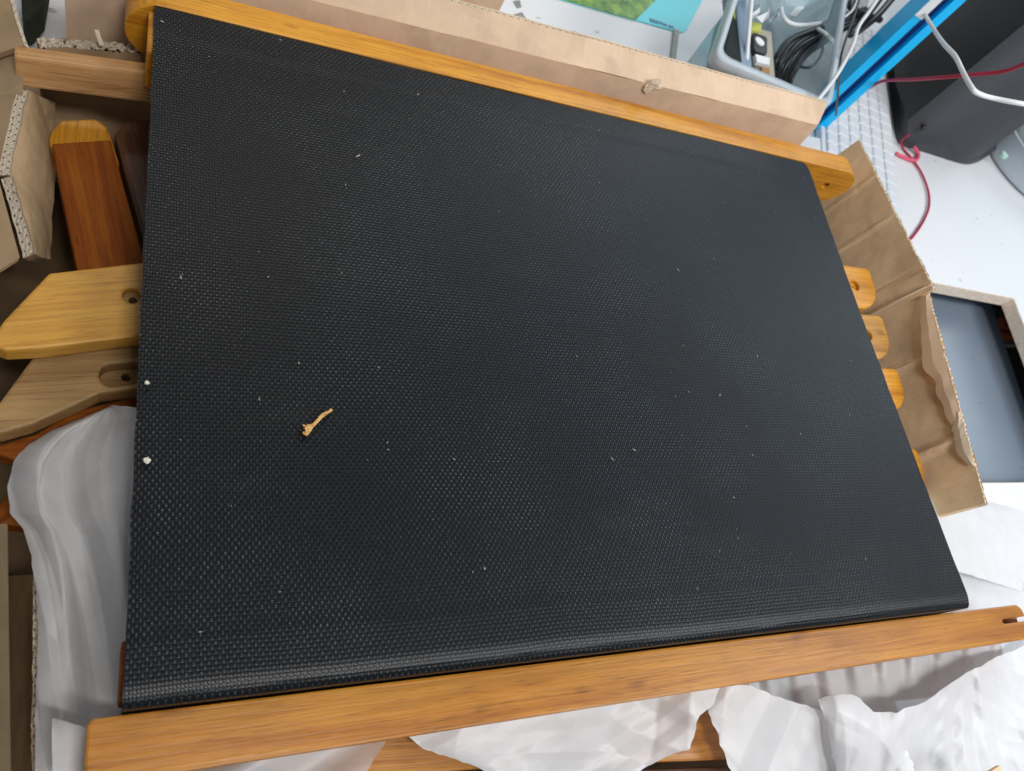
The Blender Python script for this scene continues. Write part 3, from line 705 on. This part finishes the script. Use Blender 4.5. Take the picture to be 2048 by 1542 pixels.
sheet('tissue_paper', [(1636, 1400), (1648, 1393), (1700, 1388), (1722, 1398), (1748, 1424), (1790, 1426), (1850, 1402), (1925, 1350), (1990, 1316), (2100, 1270), (2300, 1180)], [(1655, 1450), (1664, 1504), (1700, 1640), (1800, 1640), (1900, 1640), (2000, 1640), (2100, 1640), (2300, 1640)], lambda s, t: -.040-.012*s+.007*math.sin(t*7+s*2.5), 'largest crumpled white tissue sheet, filling the bottom right corner', nu=130, nv=200, jag=4, seed=8, crumple=.0095)
# upper right: smooth sheet tucked behind the fabric
def z_ur(s, t): return -.030-.030*s-.012*t+.006*math.sin(s*4+t*2)
sheet('tissue_paper', [(1810, 975), (1850, 1060), (1890, 1140), (1926, 1146)], [(1905, 992), (1990, 1006), (2200, 1060), (2200, 1230)], z_ur, 'smooth white tissue beside the lower right edge of the black fabric', nu=50, nv=40, jag=2, seed=10, crumple=.003)
sheet('tissue_paper', [(1880, 1120), (1900, 1240)], [(2020, 1140), (2060, 1170), (2075, 1260)], lambda s, t: -.056-.004*s, 'thin brownish tissue peeping out above the right end of the front rail', TISSUE_THIN, 30, 24, 3, 12, crumple=.003)

# ================================================================== things on the counter
# clear storage bin
bin_ = thing('storage_bin', (.62, .62, ZC), 'clear plastic storage bin full of cables behind the cardboard box', 'storage bin')
zt = -.02
P0, P1, P3 = at(1428, 113, zt), at(1664, 214, zt), at(1474, -30, zt)
ex = (P1-P0); ey = (P3-P0); ey = ey.normalized()*.26; P2 = P1+ey
def rounded(poly, r, k=6):
    out = []; n = len(poly)
    for i in range(n):
        p, a, b = poly[i], poly[i-1], poly[(i+1) % n]
        u, w = (a-p).normalized(), (b-p).normalized(); s, e = p+u*r, p+w*r
        for j in range(k+1):
            t = j/k; out.append(s*(1-t)**2+p*2*t*(1-t)+e*t*t)
    return out
def inset(poly, f):
    c = sum(poly, V())/len(poly); return [c+(p-c)*f for p in poly]
rim = [P0, P1, P2, P3]; ctr = sum(rim, V())/4
def loft(name, loops, mt, parent, close=False, smooth=True):
    bm = bmesh.new(); L = [[bm.verts.new(p) for p in l] for l in loops]; n = len(L[0])
    for a, b in zip(L, L[1:]):
        for i in range(n): bm.faces.new((a[i], a[(i+1) % n], b[(i+1) % n], b[i]))
    if close: bm.faces.new(L[-1])
    return finish(name, bm, mt, parent, smooth=smooth)
ro = rounded(rim, .016)
def lev(f, z): return [V(((p.x-ctr.x)*f+ctr.x, (p.y-ctr.y)*f+ctr.y, z)) for p in ro]
loft('bin_wall', [lev(.925, zt-.002), lev(.905, -.08), lev(.86, -.150), lev(.84, -.1565)], TEAL, bin_, close=True)
loft('bin_rim', [lev(.905, zt-.003), lev(.912, zt), lev(.992, zt), lev(1.0, zt-.0015), lev(1.0, zt-.012), lev(.985, zt-.012)], RIM, bin_)
# what lies in it
ux, uy = ex.normalized(), ey.normalized()
zb = -.110
def bx(name, px, py, z, w, h, d, mt, lab=None, cat=None, bevel=.002, parent=None, dx=None, dy=None):
    c = at(px, py, z); X_, Y_ = dx or ux, dy or uy
    o = finish(name, obox(c-X_*w/2-Y_*h/2, X_*w, Y_*h, V((0, 0, -d)), bevel), mt, parent)
    if lab: tag(o, lab, cat)
    return o
D1 = (at(1492, 140, zb)-at(1455, 20, zb)).normalized(); D1n = V((-D1.y, D1.x, 0))
q = [at(1464, 8, -.036), at(1472, 37, -.036), at(1488, 131, -.036), at(1452, 120, -.036), at(1445, 104, -.036)]
t = finish('dark_pouch', solid(q, (0, 0, -.03), bevel=.004), plain('dark_green_film', (.006, .011, .009), .6, .2), None); tag(t, 'dark green pouch wedged at the left end of the clear bin', 'pouch')
t = finish('yellow_label', solid([at(1462, 8, -.038), at(1471, 14, -.038), at(1471, 40, -.038), at(1464, 30, -.038)], (0, 0, -.001)), plain('lime_label', (.45, .55, .03), .5)); tag(t, 'lime yellow scrap on top of the dark green pouch', 'label')
q = [at(1468, -30, -.036), at(1490, -30, -.036), at(1506, 158, -.036), at(1486, 152, -.036)]
t = finish('blue_grey_panel', solid(q, (0, 0, -.02), bevel=.001), plain('blue_grey_card', (.20, .27, .36), .5)); tag(t, 'blue grey card standing beside the dark pouch in the clear bin', 'card')
mod = thing('speaker_module', at(1525, 100, -.1), 'small beige boxed module with a black square buzzer inside the clear bin', 'module')
q = [at(1499, 50, -.060), at(1545, 62, -.060), at(1552, 160, -.060), at(1513, 152, -.060)]
finish('module_body', solid(q, (0, 0, -.02), bevel=.003), BEIGE, mod)
finish('yellow_label', solid([at(1502, 42, -.056), at(1524, 48, -.056), at(1522, 63, -.056), at(1503, 60, -.056)], (0, 0, -.003)), YELLOW, mod)
finish('buzzer', solid(rounded([at(1504, 64, -.054), at(1535, 73, -.054), at(1535, 110, -.054), at(1509, 103, -.054)], .006), (0, 0, -.006), bevel=.001), BLACKP, mod)
finish('buzzer_disc', solid(circ(at(1520, 82, -.0525), .0058, V((1, 0, 0)), V((0, 1, 0)), 20), (0, 0, -.002)), WHITEP, mod)
finish('white_label', solid([at(1511, 108, -.054), at(1540, 116, -.054), at(1539, 130, -.054), at(1514, 124, -.054)], (0, 0, -.004)), WHITEP, mod)
finish('brown_label', solid([at(1524, 133, -.055), at(1539, 136, -.055), at(1539, 154, -.055), at(1525, 150, -.055)], (0, 0, -.003)), BROWN, mod)
# spiky clear film
for k, (pts) in enumerate(([(1497, 32), (1512, 24), (1522, 2), (1520, 24), (1508, 40)], [(1513, 34), (1528, 34), (1540, 12), (1538, 36), (1524, 46)], [(1538, 40), (1560, 24), (1556, 32), (1540, 46)])):
    bm = bmesh.new(); vs = [bm.verts.new(at(x, y, -.042+.008*math.sin(3*i+k))) for i, (x, y) in enumerate(pts)]
    c = bm.verts.new(sum((v.co for v in vs), V())/len(vs)+V((0, 0, .006)))
    for i in range(len(vs)): bm.faces.new((vs[i], vs[(i+1) % len(vs)], c))
    o = finish('plastic_film', bm, FROST); md = o.modifiers.new('thick', 'SOLIDIFY'); md.thickness = .0004
    tag(o, ['spiky clear film scrap touching the white cable in the bin', 'pointed clear film scrap, middle of the three in the bin', 'slanted clear film scrap nearest the curled white cable'][k], 'plastic film', 'clear film scraps in the bin')
q = [at(1560, -20, -.05), at(1640, -20, -.05), at(1606, 18, -.05), at(1574, 10, -.05)]
t = finish('clear_tray', solid(q, (0, 0, -.012), bevel=.002), FROST); tag(t, 'clear pointed tray at the far side of the bin', 'tray')
# grey bag that lines the bin
q = [at(1540, -40, -.120), at(1760, -60, -.120), at(1700, 120, -.120), at(1640, 190, -.120), at(1552, 170, -.120)]
t = finish('grey_bag', solid(q, (0, 0, -.012), bevel=.004), plain('grey_film', (.38, .38, .37), .3, .6, .25, 40, bd=.004)); tag(t, 'grey plastic bag under the black cables in the bin', 'bag')
def cable(name, pts, r, mt, lab, cat='cable', group=None, n=8):
    P = [at(x, y, z) for x, y, z in pts]
    o = finish(name, tube(P, r, n=n), mt, None, smooth=True); return tag(o, lab, cat, group)
# black cable bundle
bun = thing('cable_bundle', at(1620, 100, -.1), 'bundle of black cables held by a white tie in the bin', 'cables')
r = random.Random(3)
for k in range(9):
    f = k/8-.5
    pts = [(1556+f*38, 166+f*34, -.085), (1572+f*40, 128+f*34, -.066), (1600+f*34, 92+f*34, -.058), (1656+f*16, 62+f*26, -.052), (1690+f*14, 44+f*26, -.055), (1738+f*10, 30+f*30, -.07)]
    pts = [(x+r.uniform(-2, 2), y+r.uniform(-2, 2), z+r.uniform(-.004, .004)) for x, y, z in pts]
    finish('cable', tube([at(*p) for p in pts], .0021, n=7), BLKC, bun, smooth=True)
for k in range(4):
    f = k/3-.5
    pts = [(1640+f*12, 84+f*8, -.055), (1660+f*10, 52+f*6, -.048), (1674+f*14, 18+f*6, -.045), (1690+f*22, -30, -.05)]
    finish('cable', tube([at(*p) for p in pts], .0023, n=7), BLKC, bun, smooth=True)
finish('cable', tube([at(1594, 132, -.066), at(1622, 134, -.06), at(1642, 110, -.06), at(1644, 92, -.058), at(1630, 100, -.058)], .0016), BLKC, bun, smooth=True)
finish('cable_tie', tube([at(1636, 58, -.047), at(1652, 68, -.038), at(1664, 80, -.040), at(1667, 88, -.046)], .0022), WHITEP, bun, smooth=True)
for k, pts in enumerate(([(1736, -20, -.05), (1700, 12, -.05), (1760, 40, -.06)], [(1772, -20, -.05), (1738, 26, -.05), (1700, 70, -.06)], [(1790, -10, -.05), (1752, 34, -.055), (1712, 66, -.07)])):
    finish('cable', tube([at(*p) for p in pts], .0042), BLKC, bun, smooth=True)
GC = 'loose cables in and over the bin'
cable('white_cable', [(1506, -30, -.02), (1502, 10, -.025), (1497, 70, -.03), (1492, 134, -.040)], .0022, WHITEP, 'straight white cable hanging into the left of the bin', 'cable', GC)
cable('white_cable', [(1566, -30, -.05), (1562, 8, -.05), (1567, 34, -.05), (1585, 48, -.05), (1615, 50, -.05), (1652, 44, -.055)], .0024, WHITEP, 'curled white cable bending above the grey bag', 'cable', GC)
cable('white_cable', [(1766, -20, .0), (1742, 18, .0), (1718, 52, .0), (1705, 92, .0), (1680, 140, -.004), (1655, 176, -.008), (1632, 204, -.014)], .0019, WHITEP, 'long white cable crossing in front of the blue post', 'cable', GC)
cable('white_cable', [(1718, -10, -.03), (1705, 20, -.03), (1680, 40, -.04)], .0014, WHITEP, 'short thin white cable between the black cables', 'cable', GC)
cable('black_cable', [(1724, -20, -.01), (1708, 34, -.012), (1690, 84, -.014), (1681, 120, -.02), (1676, 180, -.06), (1672, 230, -.10)], .0013, BLKC, 'thin black cable hanging down by the blue post', 'cable', GC)
# flat printed box
pk = thing('printed_box', at(1290, 10, ZC), 'flat turquoise printed box with a grass picture lying on the counter', 'box')
zk = -.1585; Xd = V((1, .02, 0)).normalized(); b0 = at(1040, -24, zk)
br = at(1358, 64, zk); up = (at(1405, 0, zk)-at(1376, 56, zk)).normalized()
out = [b0, br, at(1366, 64, zk), at(1374, 59, zk), at(1379, 50, zk), at(1379, 50, zk)+up*.22, b0+up*.22]
finish('box_body', solid(out, (0, 0, -.0012), bevel=.0003), TURQ, pk)
g1 = at(1271, 41, zk); gt = (at(1312, 0, zk)-g1).normalized()
finish('grass_picture', solid([b0+V((.0, .0004, .0008)), g1+V((0, .0004, .0008)), g1+gt*.2+V((0, 0, .0008)), b0+up*.2+V((0, 0, .0008))], (0, 0, -.0006)), GRASS, pk)
tc = bpy.data.curves.new('t', 'FONT'); tc.body = 'BESTWAY'; tc.size = .0082; tc.space_character = 1.1; tc.extrude = .0002
to = bpy.data.objects.new('t', tc); COL.objects.link(to)
me = bpy.data.meshes.new_from_object(to.evaluated_get(bpy.context.evaluated_depsgraph_get())); bpy.data.objects.remove(to)
p0, p1 = at(1300, 43, zk), at(1350, 60, zk); dx = (p1-p0).normalized(); dy = V((-dx.y, dx.x, 0))
wid = max(v.co.x for v in me.vertices); sc = (p1-p0).length/wid
for v in me.vertices: v.co = p0+dx*(v.co.x*sc)+dy*(v.co.y*sc*1.0)+V((0, 0, .0006+v.co.z))
me.materials.append(PURPLE); link(bpy.data.objects.new('lettering', me), pk)
# thin raised grey strip and smudges on the counter
t = finish('grey_strip', solid([at(1346, 62, ZC), at(1356, 64, ZC), at(1347, 140, ZC), at(1337, 138, ZC)], (0, 0, .003)), GREYT); tag(t, 'thin grey strip on the counter between the turquoise box and the bin', 'strip')
for k, (pts, lab) in enumerate((([(1024, 30), (1044, 24), (1068, 60), (1036, 56)], 'larger grey tape patch on the counter above the cardboard flap'), ([(1026, 2), (1040, 0), (1043, 14), (1034, 16)], 'small brown tape scrap at the top edge of the picture'), ([(1142, 62), (1150, 63), (1164, 72), (1157, 79)], 'small grey tape scrap in the middle of the white counter'))):
    o = finish('tape_scrap', solid([at(x, y, ZC+.0006) for x, y in pts], (0, 0, -.0005)), SMUDGE); tag(o, lab, 'tape', 'tape scraps on the counter')
# blue aluminium post
def az(a, d): return V((CAM.x+d*math.cos(math.radians(a)), CAM.y+d*math.sin(math.radians(a)), -.1590))
post_ = thing('metal_post', az(39.6, 1.0), 'upright bright blue slotted metal post behind the box corner', 'post')
pr, pf = az(38.78, 1.006), az(40.32, .990); fx = (pr-pf); wd = fx.length; fx.normalize(); fy = V((-fx.y, fx.x, 0)); 
if fy.dot(pf-CAM) < 0: fy = -fy
a_, b_ = wd*.33, wd*.66; dp = .009; D = .031
sec = [pf, pf+fx*a_, pf+fx*a_+fy*dp, pf+fx*b_+fy*dp, pf+fx*b_, pf+fx*wd, pf+fx*wd+fy*D, pf+fy*D]
finish('post_body', solid(sec, (0, 0, .62), bevel=.0008), BLUE, post_)
finish('slot_strip', solid([pf+fx*(a_+.0003)+fy*(dp-.0015), pf+fx*(b_-.0003)+fy*(dp-.0015), pf+fx*(b_-.0003)+fy*(dp-.0003), pf+fx*(a_+.0003)+fy*(dp-.0003)], (0, 0, .61)), BLUED, post_)
s0 = pf+V((0, 0, .173))-fy*.0008+fx*.0002
finish('tape_sticker', solid([s0+V((0, 0, .0)), s0+fx*(wd*.33), s0+fx*(wd*.33)+V((0, 0, .05)), s0+V((0, 0, .05))], fy*.0006), WHITEP, post_)
# keyboard
kb = thing('keyboard', at(1720, 260, ZC), 'dusty white keyboard lying behind the blue post', 'keyboard')
zk = -.1475
k0, k1 = at(1773, 150, zk), at(1790.5, 305, zk); along = (k1-k0).normalized(); acr = V((along.y, -along.x, 0))
if acr.x > 0: acr = -acr
org = k0-along*.10
WK = .128
finish('keyboard_base', obox(org, along*.46, acr*WK, V((0, 0, -.011)), .003), KEYW, kb)
pit = .0193
bm = obox(V((-.0083, -.0083, 0)), (.0166, 0, 0), (0, .0166, 0), (0, 0, -.004))
kme = None
Rz = Matrix.Rotation(math.atan2(acr.y, acr.x), 4, 'Z')
bm = bmesh.new(); b0_ = [V((-.0092, -.0094, 0)), V((.0092, -.0094, 0)), V((.0092, .0094, 0)), V((-.0092, .0094, 0))]
lo = [bm.verts.new(p) for p in b0_]; hi = [bm.verts.new(p*.86+V((.0003, 0, .0030))) for p in b0_]
bm.faces.new(hi)
for i in range(4): bm.faces.new((lo[i], lo[(i+1) % 4], hi[(i+1) % 4], hi[i]))
bmesh.ops.recalc_face_normals(bm, faces=bm.faces); bev(bm, .0007, 1)
kme = bpy.data.meshes.new('key'); bm.to_mesh(kme); bm.free(); kme.materials.append(KEYW)
for row in range(6):
    stag = (0, .004, .010, .005, .0, .008)[row]
    for i in range(21):
        p = org+acr*(.0155+pit*row)+along*(.02+stag+pit*i)+V((0, 0, .0004))
        if p.x < .74: continue
        o = bpy.data.objects.new('key', kme); link(o, kb); o.matrix_parent_inverse = Matrix.Translation(-kb.location); o.location = p; o.rotation_euler = (0, 0, Rz.to_euler().z)
# loudspeaker
sp = thing('loudspeaker', at(1900, 260, ZC), 'black loudspeaker cabinet standing upright on the white counter', 'loudspeaker')
base = [at(1775, 148, ZC), at(1789, 268, ZC), at(1798, 289, ZC), at(1828, 299, ZC), at(1862, 309, ZC), at(1905, 323, ZC), at(1935, 329, ZC), at(1958, 323, ZC), at(1978, 310, ZC)]
base += [base[-1]+V((.045, .07, 0)), base[-1]+V((.02, .20, 0)), base[0]+V((.03, .10, 0))]
zr_ = -.128
K = at(1817, 240, zr_)
bodyb = [at(1792, 160, zr_), at(1815, 236, zr_), K, at(1836, 258, zr_-.004), at(1866, 282, zr_-.016), at(1905, 303, zr_-.018), at(1938, 314, zr_-.017), at(1962, 310, zr_-.016)]
bodyb = [V((p.x, p.y, 0)) for p in bodyb]
bodyb += [V((base[8].x-.004, base[8].y+.006, 0)), V((base[9].x-.006, base[9].y, 0)), V((base[10].x-.006, base[10].y-.006, 0)), V((base[11].x+.004, base[11].y-.006, 0))]
zs = [-.128, -.126, -.128, -.136, -.142, -.144, -.144, -.143, -.142, -.13, -.13, -.13]
def soften(P):
    return P[:3]+spline(P[3:9], 5)[:-1]+P[8:]
base = base[:1]+spline(base[1:9], 5)[:-1]+base[8:]
bb = [V((p.x, p.y, z)) for p, z in zip(bodyb, zs)]
bb = bb[:1]+[bb[1].lerp(bb[2], k/5) for k in range(5)]+spline(bb[2:9], 5)[:-1]+bb[8:]
bodyb = bb; zs = [p.z for p in bb]
# base rim: from the footprint up to the cabinet
bm = bmesh.new(); n = len(base)
order = bodyb
lo = [bm.verts.new(p) for p in base]; md_ = [bm.verts.new(V((p.x, p.y, ZC+.012))) for p in base]; hi = [bm.verts.new(V((p.x, p.y, z))) for p, z in zip(order, zs)]
for A_, B_ in ((lo, md_), (md_, hi)):
    for i in range(n): bm.faces.new((A_[i], A_[(i+1) % n], B_[(i+1) % n], B_[i]))
bm.faces.new(hi)
rimo = finish('base_rim', bm, GREYP, sp, smooth=True); rimo.data.set_sharp_from_angle(angle=math.radians(26))
bm = bmesh.new(); lo = [bm.verts.new(V((p.x, p.y, z-.002))) for p, z in zip(order, zs)]; hi = [bm.verts.new(V((p.x, p.y, .27))) for p in order]
for i in range(n): bm.faces.new((lo[i], lo[(i+1) % n], hi[(i+1) % n], hi[i]))
bm.faces.new(hi)
bev(bm, .002, 2, 25)
cab = finish('cabinet', bm, [BLACKP, GREYP], sp, smooth=True); cab.data.set_sharp_from_angle(angle=math.radians(24))
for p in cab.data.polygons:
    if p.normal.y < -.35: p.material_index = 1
for px, py in ((1847, 256), (1973, 303)):
    c = at(px, py, -.125) if px < 1900 else at(px, py, -.148)
    bm = bmesh.new(); bmesh.ops.create_uvsphere(bm, u_segments=12, v_segments=6, radius=.0042)
    bmesh.ops.translate(bm, verts=bm.verts, vec=c); finish('screw', bm, BLKC, sp, smooth=True)
# round clear tub at the right
tub = thing('plastic_tub', at(2080, 300, ZC), 'round clear plastic tub with grey scraps beside the loudspeaker', 'tub')
cc = at(2085, 300, -.13); rad = .108; X, Y = V((1, 0, 0)), V((0, 1, 0))
loft('tub_wall', [circ(cc+V((0, 0, .02)), rad, X, Y, 40), circ(cc+V((0, 0, .02)), rad*.95, X, Y, 40), circ(cc+V((0, 0, -.026)), rad*.88, X, Y, 40)], RIM, tub)
loft('tub_bottom', [circ(cc+V((0, 0, -.022)), rad*.86, X, Y, 40), circ(cc+V((0, 0, -.026)), rad*.80, X, Y, 40)], plain('grey_scraps', (.16, .18, .18), .5, .4, .6, 60), tub, close=True)
t = finish('round_cap', solid(circ(at(2011, 308, -.125), .006, X, Y, 20), (0, 0, -.005), bevel=.001), MINT); tag(t, 'small mint round cap inside the clear tub', 'cap')
# red cords and white cable over the loudspeaker
GR = 'red cords by the loudspeaker'
cable('red_cord', [(2100, 100, .14), (2060, 122, .13), (2010, 142, .11), (1950, 149, .09), (1880, 155, .06), (1825, 159, .02), (1785, 160, -.03), (1760, 164, -.06), (1735, 178, -.09)], .0017, REDC, 'taut red cord crossing in front of the loudspeaker', 'cord', GR, 10)
cable('red_cord', [(1818, 270, -.13), (1803, 282, -.150), (1806, 296, -.157), (1822, 316, -.157), (1842, 344, -.157), (1856, 380, -.157), (1858, 412, -.157), (1848, 440, -.157), (1830, 468, -.157), (1810, 490, -.157)], .0015, REDC, 'thin red cord curving over the white counter below the loudspeaker', 'cord', GR, 10)
cable('pink_cord', [(1828, 294, -.150), (1836, 308, -.1565), (1832, 320, -.155), (1816, 318, -.157), (1792, 307, -.157)], .0026, PINKC, 'short pink cord loop at the foot of the loudspeaker', 'cord', GR, 8)
cable('red_cord', [(1640, 240, -.15), (1648, 262, -.156), (1650, 284, -.156), (1652, 310, -.156)], .003, REDC, 'short red cord between the keyboard and the white pad', 'cord', GR, 6)
cable('white_cable', [(1850, 30, .02), (1871, 64, .03), (1888, 88, .06), (1910, 112, .08), (1925, 142, .085), (1942, 173, .09), (1955, 186, .09), (1985, 196, .09), (2048, 208, .10), (2100, 214, .10)], .0021, WHITEP, 'bent white cable hanging in front of the loudspeaker', 'cable', None, 6)
t = finish('white_pad', solid(rounded([at(1600, 300, -.150), at(1600, 268, -.150), at(1644, 276, -.150), at(1651, 320, -.150)], .006), (0, 0, -.008), bevel=.0015), WHITEP); tag(t, 'small white pad on the counter behind the right end of the rear rail', 'pad')
# neighbouring cardboard box behind
nb = thing('cardboard_carton', (.30, .62, ZC), 'plain brown cardboard carton behind the rear flap, top of the picture', 'box')
c1, c2 = at(1018, -6, -.045), at(996, 46, -.075)
pr_ = at(1003, 30, -.06)
finish('carton_side', obox(V((-.02, pr_.y+.006, ZC+.002)), V((pr_.x+.02, 0, 0)), (0, .2, 0), (0, 0, .12), .002), C_IN, nb, axis=(1, 0, 0))
# dark thing at the top left
t = finish('fabric_bag', solid([at(40, -60, -.13), at(98, -60, -.13), at(86, 10, -.13), at(58, 42, -.13), at(44, 34, -.13)], (0, 0, -.025), bevel=.005), plain('olive_cloth', (.035, .04, .03), .9, .1, .3, 60)); tag(t, 'dark olive cloth lying on the grey counter, top left', 'cloth')
